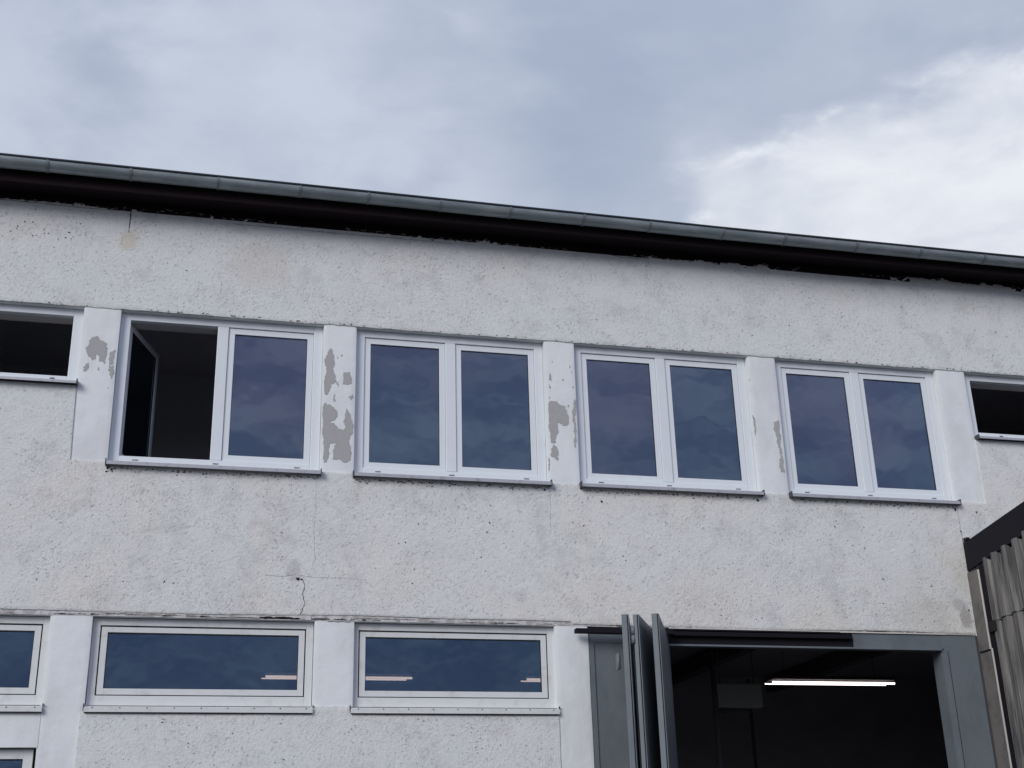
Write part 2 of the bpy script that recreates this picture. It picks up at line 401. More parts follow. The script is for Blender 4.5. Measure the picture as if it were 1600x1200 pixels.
def step_noise(x, s, seed, thr):      # plateaus with abrupt ends, for flaked edges
    v = n1d(x, s, seed) + .25 * n1d(x, s * 5, seed + 3)
    return 1.0 if v > thr else 0.0
def top_edge(x):
    z = 10.062 + .014 * n1d(x, .8, 1.0) + .005 * n1d(x, 14, 2.0) + .004 * n1d(x, 45, 5.0)
    z += .024 * step_noise(x, 1.9, 7.7, .20) + .022 * step_noise(x, 5.5, 4.1, .40) + .004 * n1d(x, 70, 6.1)
    z -= .010 * step_noise(x, 2.3, 9.9, .30)
    z += .062 * min(1, max(0, (x - 8) / 5))
    if .21 < x < .33: z = 10.105 + .01 * n1d(x, 30, 2)
    return z
def lintel_edge(x): return 8.622 + .007 * n1d(x, 9, 3.0) + .005 * n1d(x, 38, 8.0)
def mid_bottom(x):
    z = 4.755 + .018 * n1d(x, .55, 6.0) + .004 * n1d(x, 14, 2.5) + .003 * n1d(x, 50, 1.5)
    z += .020 * math.exp(-((x - 3.1) / .8) ** 2)
    if x > 5.6: z -= .030 + .01 * min(1, (x - 5.6) / 5)
    return z
def mid_top(x):
    if x < -.645 or x > 11.855: base = 7.585
    else:
        base = 6.588
        for k in range(4):
            if -.20 + 3 * k < x < 2.365 + 3 * k + (.01): base = 6.53
    return base + .003 * n1d(x, 22, 1.1)
wall = MB()
skin(wall, XL, XR, lintel_edge, top_edge)
skin(wall, XL, -.648, mid_bottom, lambda x: 7.545 + .003 * n1d(x, 22, 1.1))
skin(wall, -.648, 11.35, mid_bottom, mid_top)
skin(wall, 11.35, 11.845, lambda x: 4.6, lambda x: 6.588)
skin(wall, 11.845, XR, lambda x: 4.6, lambda x: 7.545 + .003 * n1d(x, 22, 1.1))
def low_top(x):
    if 2.375 < x < 2.84: return 3.69 + .006 * n1d(x, 30, 3.3)
    return 3.60
skin(wall, -.235, 5.382, lambda x: 2.0, low_top)
# solid wall behind, with the openings left clear
Y1 = .30
wall.box(XL, XR, CORE, Y1, 8.618, 10.165, 'smooth_render')
UP = [(-.20 + 3 * k, 2.372 + 3 * k) for k in range(4)]
for a, b in UP: wall.box(a + .001, b - .001, .07, .25, 8.53, 8.616, 'inner_plaster')
wall.box(-3.21, -.66, .07, .25, 8.53, 8.616, 'inner_plaster'); wall.box(11.87, 14.4, .07, .25, 8.53, 8.616, 'inner_plaster')
piers_up = [(-.645, -.20)] + [(2.372 + 3 * k, 2.80 + 3 * k) for k in range(3)] + [(11.372, 11.85)]
wall.box(XL, -.645, CORE, Y1, 4.70, 7.56, 'smooth_render'); wall.box(XL, -3.25, CORE, Y1, 7.56, 8.618, 'smooth_render')
wall.box(-.645, 11.85, CORE, Y1, 4.70, 6.56, 'smooth_render'); wall.box(11.85, XR, CORE, Y1, 4.60, 7.56, 'smooth_render')
wall.box(14.45, XR, CORE, Y1, 7.56, 8.618, 'smooth_render')
# smooth lip under the storey band
def lip(x0, x1, zb, zt, y0):
    n = int((x1 - x0) / .03); pts = [(x0 + (x1 - x0) * i / n) for i in range(n + 1)]
    for i in range(n):
        a, b = pts[i], pts[i + 1]; za, zb_ = zb(a), zb(b)
        wall.face([(a, y0, za), (b, y0, zb_), (b, y0, zt), (a, y0, zt)], 'lip_render')
        wall.face([(a, CORE + .01, za), (b, CORE + .01, zb_), (b, y0, zb_), (a, y0, za)], 'lip_render')
lip(XL, 11.34, lambda x: 4.702 + .004 * n1d(x, 12, 3.9), 4.80, -.138)
# lower storey masonry
wall.box(XL, -3.25, CORE, Y1, 0, 4.70, 'smooth_render')
wall.box(-3.25, -.66, CORE, Y1, 3.23, 3.64, 'smooth_render'); wall.box(-3.25, -.70, CORE, Y1, 0, 2.0, 'smooth_render')
wall.box(-.235, 5.382, CORE, Y1, 0, 3.62, 'smooth_render')
wall.box(11.33, XR, CORE, Y1, 0, 4.60, 'smooth_render')

# smooth piers between the windows, with flaked paint
PEEL = {
0 : [[(-0.509, 8.213), (-0.449, 8.229), (-0.403, 8.174), (-0.339, 8.144), (-0.322, 8.076), (-0.325, 7.982), (-0.341, 7.861), (-0.389, 7.896), (-0.409, 7.888), (-0.442, 7.985), (-0.456, 7.915), (-0.491, 7.901), (-0.547, 7.954), (-0.58, 8.044), (-0.565, 8.08), (-0.552, 8.163)], [(-0.235, 8.064), (-0.221, 8.048), (-0.235, 7.966), (-0.233, 7.873), (-0.282, 7.847), (-0.3, 7.938), (-0.288, 8.032)], [(-0.282, 7.847), (-0.23, 7.839), (-0.218, 7.759), (-0.247, 7.67), (-0.272, 7.721), (-0.294, 7.788)], [(-0.558, 7.85), (-0.528, 7.856), (-0.531, 7.783), (-0.574, 7.745), (-0.587, 7.79)], [(-0.408, 7.814), (-0.395, 7.781), (-0.404, 7.769)], [(-0.274, 7.554), (-0.263, 7.545), (-0.27, 7.531)]] ,
1 : [[(2.475, 8.288), (2.49, 8.229), (2.514, 8.182), (2.52, 8.098), (2.505, 7.988), (2.536, 7.906), (2.549, 7.823), (2.506, 7.785), (2.48, 7.771), (2.447, 7.662), (2.426, 7.625), (2.404, 7.659), (2.391, 7.8), (2.404, 7.897), (2.417, 7.982), (2.399, 8.065), (2.403, 8.174), (2.428, 8.231)], [(2.668, 7.959), (2.724, 7.967), (2.743, 7.897), (2.745, 7.813), (2.634, 7.789), (2.635, 7.932)], [(2.521, 7.631), (2.543, 7.644), (2.545, 7.55), (2.525, 7.544)], [(2.72, 7.632), (2.757, 7.654), (2.771, 7.612), (2.743, 7.575)], [(2.414, 7.518), (2.492, 7.488), (2.57, 7.41), (2.578, 7.341), (2.541, 7.28), (2.486, 7.26), (2.531, 7.244), (2.631, 7.169), (2.657, 7.147), (2.673, 7.23), (2.661, 7.299), (2.68, 7.394), (2.694, 7.465), (2.747, 7.351), (2.771, 7.259), (2.78, 7.143), (2.742, 7.059), (2.733, 6.978), (2.764, 6.865), (2.759, 6.773), (2.684, 6.723), (2.618, 6.765), (2.53, 6.76), (2.527, 6.851), (2.545, 6.898), (2.575, 6.991), (2.484, 6.958), (2.482, 6.849), (2.463, 6.757), (2.425, 6.71), (2.403, 6.754), (2.398, 7.074), (2.386, 7.329), (2.389, 7.469)], [(2.552, 8.173), (2.57, 8.157), (2.555, 8.141)], [(2.607, 8.213), (2.623, 8.195), (2.61, 8.177)], [(2.55, 7.811), (2.572, 7.808), (2.577, 7.754), (2.561, 7.776)]] ,
2 : [[(5.41, 7.728), (5.53, 7.738), (5.552, 7.695), (5.635, 7.676), (5.656, 7.603), (5.684, 7.532), (5.68, 7.446), (5.63, 7.401), (5.553, 7.426), (5.522, 7.436), (5.525, 7.327), (5.498, 7.253), (5.487, 7.156), (5.453, 7.13), (5.416, 7.152), (5.403, 7.223), (5.412, 7.272), (5.391, 7.368)], [(5.445, 7.11), (5.492, 7.096), (5.519, 7.014), (5.508, 6.906), (5.473, 6.916), (5.409, 6.972), (5.413, 7.056)], [(5.767, 7.783), (5.789, 7.735), (5.789, 7.636), (5.772, 7.512), (5.773, 7.39), (5.774, 7.196), (5.764, 7.087), (5.746, 7.098), (5.754, 7.292), (5.744, 7.437), (5.737, 7.535), (5.754, 7.659)], [(5.43, 8.139), (5.46, 8.099), (5.465, 8.037), (5.422, 8.046)], [(5.424, 7.979), (5.447, 7.948), (5.436, 7.915)], [(5.603, 8.071), (5.639, 8.061), (5.619, 8.04)], [(5.375, 6.934), (5.392, 6.888), (5.377, 6.745), (5.365, 6.792)], [(5.726, 8.276), (5.74, 8.257), (5.727, 8.241)], [(5.737, 8.194), (5.754, 8.182), (5.741, 8.166)], [(5.677, 7.703), (5.691, 7.684), (5.68, 7.664)], [(5.757, 7.977), (5.768, 7.957), (5.755, 7.942)], [(5.473, 8.324), (5.488, 8.314), (5.475, 8.303)], [(5.417, 7.802), (5.431, 7.786), (5.416, 7.773)]] ,
3 : [[(8.354, 7.721), (8.387, 7.69), (8.394, 7.609), (8.383, 7.444), (8.345, 7.424), (8.343, 7.555)], [(8.687, 7.64), (8.755, 7.669), (8.766, 7.606), (8.755, 7.504), (8.767, 7.378), (8.745, 7.276), (8.749, 7.151), (8.772, 7.052), (8.764, 6.89), (8.721, 6.901), (8.686, 6.973), (8.701, 7.061), (8.731, 7.1), (8.719, 7.224), (8.699, 7.324), (8.687, 7.449), (8.672, 7.55)], [(8.362, 8.263), (8.377, 8.251), (8.362, 8.237)]] ,

}
def pier(x0, x1, z0, z1, y=-.135, idx=None, y1=Y1):
    mb = MB(); n = 14
    nz = int((z1 - z0) / .05); i0 = len(mb.v)
    # gently uneven front with slightly wandering arrises
    for j in range(nz + 1):
        zz = z0 + (z1 - z0) * j / nz
        for i in range(n + 1):
            x = x0 + (x1 - x0) * i / n
            wob = .004 * n1d(zz + x0 * 7, 2.2, 1.0) if i in (0, n) else 0
            rnd = .006 if i in (0, n) else 0
            mb.v.append((x + wob * (1 if i else -1) * 0 + (-wob if i == 0 else wob), y + rnd + .002 * noise.noise(Vector((x * 4, 0, zz * 4))), zz))
    k = mb.m('smooth_render')
    for j in range(nz):
        for i in range(n):
            a = i0 + j * (n + 1) + i; mb.f.append((a, a + 1, a + n + 2, a + n + 1)); mb.mi.append(k); mb.sm.append(True)
        for i, fl in ((0, 0), (n, 1)):
            a, b = mb.v[i0 + j * (n + 1) + i], mb.v[i0 + (j + 1) * (n + 1) + i]
            q = [a, b, (b[0], y1, b[2]), (a[0], y1, a[2])]
            mb.face(q if not fl else q[::-1], 'smooth_render')
    mb.face([mb.v[i0 + i] for i in (0, n)] + [(x1, y1, z0), (x0, y1, z0)], 'smooth_render')
    o = mb.build('pier', B)
    if idx in PEEL:
        for q in PEEL[idx]:
            q = [(min(max(px, x0 + .003), x1 - .003), pz) for px, pz in q]
            pb = MB(); pb.prism(jag(q, .014, 4), y - .0045, y + .004, 'bare_render')
            pb.build('peeled_patch', o)
    return o
for i, (a, b) in enumerate(piers_up):
    pier(a, b, 6.575, 8.64, idx=i if i < 4 else None)
pier(-.66, -.195, 2.0 if False else 0, 4.72)
pier(2.368, 2.845, 3.6, 4.72); pier(5.37, 5.808, 0, 4.72)

# cracks and grime on the plaster, with sill shade painted in
def ribbon(pts, w0, w1, mt, name='crack', parent=B):
    mb = MB(); P = []
    for (a, b) in zip(pts, pts[1:]):
        n = max(2, int(math.hypot(b[0]-a[0], b[1]-a[1]) / .02))
        for i in range(n):
            t = i / n; P.append((a[0] + (b[0]-a[0]) * t + random.uniform(-.005, .005), a[1] + (b[1]-a[1]) * t))
    P.append(pts[-1]); L = len(P) - 1
    q = []
    for i, p in enumerate(P):
        w_ = (w0 + (w1 - w0) * i / L) * random.uniform(.4, 1.3) / 2
        a = P[max(0, i - 1)]; b = P[min(L, i + 1)]; dx, dz = b[0]-a[0], b[1]-a[1]; l = math.hypot(dx, dz) + 1e-9
        q.append(((p[0] - dz / l * w_, p[1] + dx / l * w_), (p[0] + dz / l * w_, p[1] - dx / l * w_)))
    for (a, b), (c, d_) in zip(q, q[1:]):
        mb.face([(v[0], skin_y(*v) - .003, v[1]) for v in (a, b, d_, c)], mt)
    return mb.build(name, parent)
ribbon([(-.196, 10.06), (-.192, 9.9), (-.199, 9.8), (-.196, 9.72)], .016, .008, 'crack')
ribbon([(2.19, 4.77), (2.24, 4.90), (2.205, 5.02), (2.235, 5.12), (2.21, 5.19), (2.12, 5.215)], .008, .009, 'crack')
ribbon([(2.345, 6.53), (2.33, 6.30), (2.345, 6.10), (2.32, 5.85), (2.335, 5.6), (2.345, 5.45), (2.31, 5.36)], .0015, .003, 'grime_shade_pale')
ribbon([(1.75, 5.24), (1.95, 5.225), (2.10, 5.255), (2.35, 5.225), (2.65, 5.23), (2.95, 5.215)], .003, .0015, 'grime_shade_pale')
ribbon([(5.373, 6.55), (5.375, 6.25), (5.36, 5.9)], .003, .0015, 'grime_shade_pale')
ribbon([(11.36, 6.50), (11.36, 6.2), (11.37, 6.0)], .006, .005, 'grime_shade_pale')
ribbon([(1.1, 9.985), (1.7, 9.99), (2.4, 9.985), (3.3, 9.99), (4.1, 9.985)], .006, .006, 'grime_shade_pale')
ribbon([(6.4, 10.04), (6.6, 10.01), (6.8, 10.02), (7.0, 10.035)], .006, .008, 'crack')
ribbon([(-1.9, 10.035), (-1.4, 10.03), (-.8, 10.02), (-.2, 10.03)], .007, .006, 'crack')
spots = wall
def blotch(x, z, r, mt='grime_shade', asp=1.0, y=None, ang=None):
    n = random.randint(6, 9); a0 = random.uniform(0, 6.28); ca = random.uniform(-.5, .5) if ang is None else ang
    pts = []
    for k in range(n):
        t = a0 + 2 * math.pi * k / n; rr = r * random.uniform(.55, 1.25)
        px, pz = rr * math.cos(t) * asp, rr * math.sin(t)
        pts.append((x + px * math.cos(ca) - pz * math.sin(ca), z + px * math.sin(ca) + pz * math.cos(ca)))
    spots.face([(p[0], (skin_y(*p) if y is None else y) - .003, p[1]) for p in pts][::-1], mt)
for x, z, r in [(6.078, 6.355, .018), (8.314, 6.47, .022), (11.453, 5.861, .022), (-.189, 6.50, .018), (-.195, 6.455, .014), (2.150, 5.198, .022), (2.19, 5.20, .014),
                (11.30, 6.49, .014), (11.33, 6.46, .022), (11.66, 6.44, .014), (11.36, 6.15, .016), (11.30, 5.03, .016), (9.1, 6.50, .012), (7.1, 6.49, .012), (11.62, 5.98, .018)]:
    blotch(x, z, r)
for _ in range(26):                      # the clustered dark pits near the left end of the top band
    blotch(random.gauss(-1.25, .28), random.gauss(9.66, .12), random.uniform(.004, .011))
for _ in range(260):
    x = random.uniform(-2.2, 13.5); z = random.uniform(8.7, 10.0)
    if noise.noise(Vector((x * 1.3, 9, z * 1.3))) > -.05: blotch(x, z, random.choice((.003, .004, .005, .007)), random.choice(('grime_shade', 'grime_shade_pale')), random.uniform(1, 2.4), ang=random.uniform(-1.2, 1.2))
for _ in range(300):
    x = random.uniform(-2.2, 11.3); z = random.uniform(4.8, 6.5)
    if noise.noise(Vector((x * 1.3, 2, z * 1.3))) > -.1: blotch(x, z, random.choice((.003, .004, .005, .008)), random.choice(('grime_shade', 'grime_shade_pale', 'grime_shade_pale')), random.uniform(1, 2.8), ang=random.uniform(-1.4, 1.4))
for _ in range(110):
    blotch(random.uniform(-.2, 5.35), random.uniform(2.7, 3.55), random.choice((.003, .004, .006)), random.choice(('grime_shade', 'grime_shade_pale')), random.uniform(1, 2.5))
for k in range(4):                       # dirt under the upper sills, with their shade painted in as dark blotches
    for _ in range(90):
        x = random.uniform(-.2, 2.37) + 3 * k; blotch(x, 6.515 - abs(random.gauss(0, .024)), random.uniform(.003, .011), random.choice(('grime_shade', 'grime_shade_pale', 'grime_shade_pale', 'grime_shade_pale')), 1.8, ang=0)
for _ in range(110): blotch(random.uniform(-2, 13.4), 8.632 + abs(random.gauss(0, .008)), random.uniform(.003, .008), random.choice(('grime_shade', 'grime_shade_pale')), 2.0, ang=0)
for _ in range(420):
    x = random.uniform(-2, 13.5); blotch(x, top_edge(x) - abs(random.gauss(0, .014)), random.uniform(.004, .012), random.choice(('grime_shade', 'grime_shade_pale', 'grime_shade_pale')), 2.5, ang=0)
# broken plaster along the lip above the lower windows
brk = wall
wall.box(6.9, 11.335, -.1432, -.1385, 4.689, 4.707, 'pale_edge')
for i in range(14): wall.box(10.90 + i * .030, 10.912 + i * .030, -.1445, -.1432, 4.693, 4.702, 'grime_shade')
def scab(x0, x1, z0, z1, mt, y=-.1405):
    n = max(4, int((x1 - x0) / .03)); top = [(x0 + (x1-x0) * i / n, z1 - random.uniform(0, (z1-z0) * .5)) for i in range(n + 1)]
    bot = [(x0 + (x1-x0) * i / n, z0 + random.uniform(0, (z1-z0) * .3)) for i in range(n + 1)]
    brk.prism(bot + top[::-1], y, y + .004, mt)
scab(1.72, 2.18, 4.705, 4.745, 'grime_shade'); scab(2.19, 2.32, 4.70, 4.752, 'lip_render', -.146); scab(2.30, 2.55, 4.705, 4.74, 'grime_shade_pale'); scab(2.52, 2.80, 4.69, 4.72, 'bare_render', -.144)
scab(.85, 1.05, 4.715, 4.735, 'grime_shade_pale'); scab(.2, .8, 4.72, 4.735, 'grime_shade_pale'); scab(-.05, .25, 4.725, 4.74, 'grime_shade')
scab(1.2, 1.7, 4.71, 4.725, 'grime_shade_pale'); scab(2.85, 3.6, 4.73, 4.745, 'grime_shade_pale'); scab(4.3, 4.9, 4.71, 4.722, 'grime_shade_pale')
for _ in range(70):
    x = random.uniform(-1.5, 5.4) if random.random() < .6 else random.gauss(1.9, .5); scab(x, x + random.uniform(.03, .12), 4.71, 4.71 + random.uniform(.008, .025), random.choice(('grime_shade_pale', 'grime_shade_pale', 'bare_render')))
for _ in range(46):
    x = random.uniform(5.9, 11.3); z = mid_bottom(x); scab(x, x + random.uniform(.04, .2), z - .014, z - .004, random.choice(('grime_shade', 'grime_shade_pale')))
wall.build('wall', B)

# ------------------------------------------------------------------ windows
def sash_mesh(x0, x1, z0, z1, yf, yb, wd, mt, xf=None, mt_bead='white_pvc'):
    s = MB(); s.ring(x0, x1, z0, z1, wd, wd, wd, wd, yf, yb, mt)
    s.ring(x0 + wd, x1 - wd, z0 + wd, z1 - wd, .006, .006, .006, .008, yf + .010, yb - .002, 'black_seal')   # glazing gasket
    return s
def upper_window(opened):
    f = MB(); x0, x1, z0, z1 = -.198, 2.370, 6.562, 8.616
    yf, yb = -.045, .05
    ix0, ix1, iz0, iz1 = -.074, 2.252, 6.700, 8.522
    f.ring(x0, x1, z0, z1, ix0 - x0, x1 - ix1, iz0 - z0, z1 - iz1, yf, yb, 'white_pvc')
    f.box(1.014, 1.153, yf, yb, iz0, iz1, 'white_pvc')
    fo = f.build('window', B, bevel=.006)
    if opened: fo['label'] = 'double window with its left casement swung open inward'
    for k, (a, b) in enumerate(((ix0 + .003, 1.011), (1.156, ix1 - .003))):
        xf = None
        if opened and k == 0:
            h = Vector((a, .045, 0)); xf = Matrix.Translation(h) @ Matrix.Rotation(math.radians(72), 4, 'Z') @ Matrix.Translation(-h)
        yo = .048 if xf else -.025
        s = sash_mesh(a, b, iz0 + .002, iz1 - .006, yo, yo + .06, .078, 'white_pvc').build('sash', fo, xf=xf, bevel=.004)
        p = MB(); p.box(a + .082, b - .082, yo + .018, yo + .028, iz0 + .084, iz1 - .088, 'new_glass')
        p.build('pane', fo, xf=xf)
        if xf:
            hb = MB(); hb.box(b - .055, b - .025, yo + .060, yo + .075, 7.30, 7.42, 'galvanised'); hb.tube((b - .04, yo + .07, 7.36), (b - .04, yo + .115, 7.36), .009, 'galvanised')
            hb.box(b - .155, b - .03, yo + .105, yo + .12, 7.35, 7.372, 'galvanised'); hb.build('handle', fo, xf=xf, bevel=.003)
    # dark reveal line where the sash meets the frame
    g_ = MB()
    for k, (a, b) in enumerate(((ix0, 1.014), (1.153, ix1))):
        if opened and k == 0: continue
        g_.box(a, b, .040, .048, iz0, iz1, 'black_seal')
        # hollow it out: only a rim
        g_.v = g_.v[:-8]; g_.f = g_.f[:-6]; g_.mi = g_.mi[:-6]; g_.sm = g_.sm[:-6]
        g_.ring(a, b, iz0, iz1, .02, .02, .02, .02, .036, .044, 'black_seal')
    g_.build('rebate_seal', fo)
    for x in (.12, 1.085, 2.09):
        c = MB(); c.box(x - .034, x + .034, yf - .007, yf, 6.654, 6.666, 'old_frame'); c.box(x - .034, x + .034, yf - .004, yf, 6.645, 6.654, 'sill_cap'); c.build('drain_cap', fo)
    sill(fo, -.215 + .0, 2.388, 6.592, 6.548)
    return fo
def sill(fo, x0, x1, ztop, zlip, y=-.235):
    s = MB()
    s.prism([(-.046, ztop), (y, ztop - .022), (y, zlip - .022), (y + .006, zlip - .022), (y + .006, ztop - .030), (-.046, ztop - .008)], x0 + .012, x1 - .012, 'sill_metal', 'x')
    so_ = s.build('sill', fo)
    for a in (x0, x1 - .012):
        c = MB(); c.box(a, a + .012, y - .004, -.10, zlip - .028, ztop + .006, 'sill_cap'); c.build('sill_end_cap', fo)
w0 = upper_window(True)
w1 = upper_window(False)
def copy_part(src, dx):
    c = src.copy(); C.objects.link(c); c.parent = src.parent; c.location = src.location + Vector((dx, 0, 0))
    for ch in list(src.children):
        k = ch.copy(); C.objects.link(k); k.parent = c
    return c
w1.location.x += 3.0
for k in (1, 2): copy_part(w1, 3.0 * k)

def single_window(x0, x1, hinge_left):
    f = MB(); z0, z1 = 7.565, 8.616; f.ring(x0, x1, z0, z1, .125, .125, .135, .094, -.045, .05, 'white_pvc')
    fo = f.build('window', B, bevel=.006); fo['label'] = 'low window standing open, dark room behind it'
    a, b = x0 + .128, x1 - .128; h = Vector((a if hinge_left else b, .05, 0))
    xf = Matrix.Translation(h) @ Matrix.Rotation(math.radians(92 if hinge_left else -92), 4, 'Z') @ Matrix.Translation(-h)
    sash_mesh(a, b, z0 + .14, z1 - .1, .052, .112, .078, 'white_pvc').build('sash', fo, xf=xf)
    p = MB(); p.box(a + .082, b - .082, .07, .08, z0 + .222, z1 - .182, 'new_glass'); p.build('pane', fo, xf=xf)
    c = MB(); xx = x1 - .30 if hinge_left else x0 + .5; c.box(xx - .028, xx + .028, -.05, -.045, 7.655, 7.668, 'sill_cap'); c.build('drain_cap', fo)
    sill(fo, x0 - .012, x1 + .018, 7.598, 7.565)
single_window(-3.21, -.648, True); single_window(11.862, 14.42, False)

def lower_window():
    f = MB(); x0, x1, z0, z1 = -.192, 2.366, 3.69, 4.698; yf, yb = -.055, .04
    ix0, ix1, iz0, iz1 = -.102, 2.276, 3.806, 4.612
    f.ring(x0, x1, z0, z1, ix0 - x0, x1 - ix1, iz0 - z0, z1 - iz1, yf, yb, 'old_frame')
    fo = f.build('window', B, bevel=.004)
    g_ = MB(); g_.ring(ix0, ix1, iz0, iz1, .018, .018, .014, .022, yf + .018, yf + .03, 'black_seal')
    g_.ring(x0 - .006, x1 + .004, z0 - .0, z1 + .004, .007, .007, .004, .008, yf - .004, yf + .02, 'grime_shade'); g_.build('gasket', fo)
    s = MB(); a, b, c, d_ = ix0 + .015, ix1 - .015, iz0 + .011, iz1 - .018
    s.ring(a, b, c, d_, .070, .070, .070, .062, yf + .004, yf + .05, 'old_frame')
    s.ring(a + .070, b - .070, c + .070, d_ - .062, .008, .008, .004, .014, yf + .012, yf + .045, 'black_seal')
    s.build('sash', fo, bevel=.003)
    p = MB(); p.box(a + .07, b - .07, yf + .022, yf + .030, c + .07, d_ - .062, 'old_glass'); p.build('pane', fo)
    sl = MB(); sl.prism([(-.05, 3.690), (-.150, 3.682), (-.150, 3.668), (-.185, 3.660), (-.185, 3.606), (-.178, 3.606), (-.178, 3.640), (-.05, 3.66)], x0 - .008, x1 + .004, 'old_frame', 'x')
    sl.box(x0 + .02, x1 - .02, -.153, -.150, 3.676, 3.681, 'grime_shade')
    for i in range(9): sl.box(x0 + .08 + i * .3, x0 + .09 + i * .3, -.190, -.184, 3.648, 3.660, 'grime_shade')
    sl.box(x0 + .0, x1 - .0, -.175, -.15, 3.598, 3.605, 'black_seal')
    sl.build('sill', fo)
    e = MB(); e.box(x0 - .014, x0 - .009, -.188, -.10, 3.62, 3.70, 'grime_shade'); e.build('sill_end_cap', fo); e = MB(); e.box(x1 + .005, x1 + .010, -.18, -.10, 3.675, 3.70, 'grime_shade'); e.build('sill_end_cap', fo)
    return fo
lw = lower_window()
for k in (-1, 1): copy_part(lw, 3.014 * k)
# the small window below, only its head in view
f = MB(); f.ring(-3.2, -.695, 2.05, 3.212, .105, .105, .1, .105, -.05, .04, 'old_frame'); bo = f.build('window', B, bevel=.004)
f = MB(); f.box(-3.1, -.795, -.02, -.012, 2.15, 3.11, 'old_glass'); f.build('pane', bo)
f = MB(); f.ring(-3.097, -.798, 2.148, 3.109, .012, .012, .012, .014, -.035, -.02, 'black_seal'); f.ring(-3.206, -.689, 2.05, 3.222, .007, .007, .007, .011, -.054, -.02, 'grime_shade'); f.build('gasket', bo)
f = MB(); f.box(-3.25, -.703 + .05, CORE - .016, -.04, 3.224, 3.615, 'smooth_render'); f.build('spandrel_panel', B)

# ------------------------------------------------------------------ eaves, gutter and roof
e = MB(); e.box(XL, XR, -.52, -.116, 10.172, 10.20, 'dark_timber'); e.build('soffit', B)
e = MB(); e.box(XL, XR, -.548, -.521, 10.098, 10.30, 'dark_timber'); e.build('fascia', B)
e = MB(); e.box(XL, XR, -.150, -.119, 10.035, 10.170, 'dark_timber'); e.build('wall_batten', B)
rf = MB(); rf.prism([(-.60, 10.335), (6.5, 11.3), (13.5, 10.4), (13.5, 10.3), (6.5, 11.2), (-.56, 10.31)], XL - .1, XR, 'roof_felt', 'x'); rf.build('roof', B)
GY, GZ, GR = -.660, 10.322, .105
def gz(x): return GZ + .005 * n1d(x, .6, 4.4) - .0045 * min(max(x, -2), 8)
gu = MB(); segs = [-5.5, -4.2, -3.2, -2.2, -1.211, -.2, .896, 1.951, 2.854, 3.833, 4.801, 5.849, 6.82, 7.916, 8.874, 10.01, 11.046, 12.112, 13.1, 14.2, 15.4, 17.0]
for i, (a, b) in enumerate(zip(segs, segs[1:])):
    za, zb_ = gz(a), gz(b); nn = 14
    prof = [(math.cos(t), math.sin(t)) for t in [math.pi + math.pi * k / nn for k in range(nn + 1)]]
    s_ = 1.0 if i % 3 else 1.03
    for (c0, s0), (c1, s1_) in zip(prof, prof[1:]):
        for rr in (GR * s_, GR * s_ - .004):
            gu.face([(a, GY + c0 * rr, za + s0 * rr), (b, GY + c0 * rr, zb_ + s0 * rr), (b, GY + c1 * rr, zb_ + s1_ * rr), (a, GY + c1 * rr, za + s1_ * rr)], 'zinc', True)
go_ = gu.build('gutter', B)
bd = MB(); [bd.tube((p, GY - GR - .004, gz(p) + .012), (q, GY - GR - .004, gz(q) + .012), .016, 'zinc_dark', 10, False) for p, q in zip(segs, segs[1:])]; bd.build('gutter_bead', go_)
for x in segs[1:-1]:
    bk = MB(); zz = gz(x)
    for k in range(12):
        t0, t1 = math.pi + math.pi * k / 12, math.pi + math.pi * (k + 1) / 12; r1 = GR * 1.03 + .006
        bk.face([(x - .016, GY + math.cos(t0) * r1, zz + math.sin(t0) * r1), (x + .016, GY + math.cos(t0) * r1, zz + math.sin(t0) * r1), (x + .016, GY + math.cos(t1) * r1, zz + math.sin(t1) * r1), (x - .016, GY + math.cos(t1) * r1, zz + math.sin(t1) * r1)], 'zinc_seam', True)
        for sx in (-.016, .016):
            bk.face([(x + sx, GY + math.cos(t) * r_, zz + math.sin(t) * r_) for t, r_ in ((t0, r1), (t1, r1), (t1, GR), (t0, GR))], 'zinc_dark')
    bk.build('gutter_bracket', go_)

# ------------------------------------------------------------------ inside (dark rooms seen through the openings)
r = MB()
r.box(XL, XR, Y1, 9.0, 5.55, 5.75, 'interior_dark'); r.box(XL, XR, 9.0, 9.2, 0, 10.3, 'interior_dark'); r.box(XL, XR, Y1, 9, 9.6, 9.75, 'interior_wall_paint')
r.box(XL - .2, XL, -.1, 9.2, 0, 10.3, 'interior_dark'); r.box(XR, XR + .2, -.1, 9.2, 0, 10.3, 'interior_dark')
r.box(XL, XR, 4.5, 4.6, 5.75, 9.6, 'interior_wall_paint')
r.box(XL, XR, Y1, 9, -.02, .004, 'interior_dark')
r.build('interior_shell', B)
for x in (-3.5, 1.2, 5.2, 7.6, 9.9, 12.4): 
    b_ = MB(); b_.box(x, x + .22, Y1, 9.0, 5.25, 5.55, 'interior_beam'); b_.build('ceiling_beam', B)
b_ = MB(); b_.box(XL, XR, 2.0, 2.2, 4.93, 5.24, 'interior_beam'); b_.build('ceiling_beam', B)
for x in (7.25, 7.75, 8.6): 
    b_ = MB(); b_.tube((x, 2.6, 5.2), (x, 2.6, .0), .045, 'interior_beam'); b_.build('pipe', B)
for x in (9.2, 12.0):
    b_ = MB(); b_.box(x, x + .05, 8.96, 9.0, 0, 5.5, 'interior_beam'); b_.build('wall_seam', B)

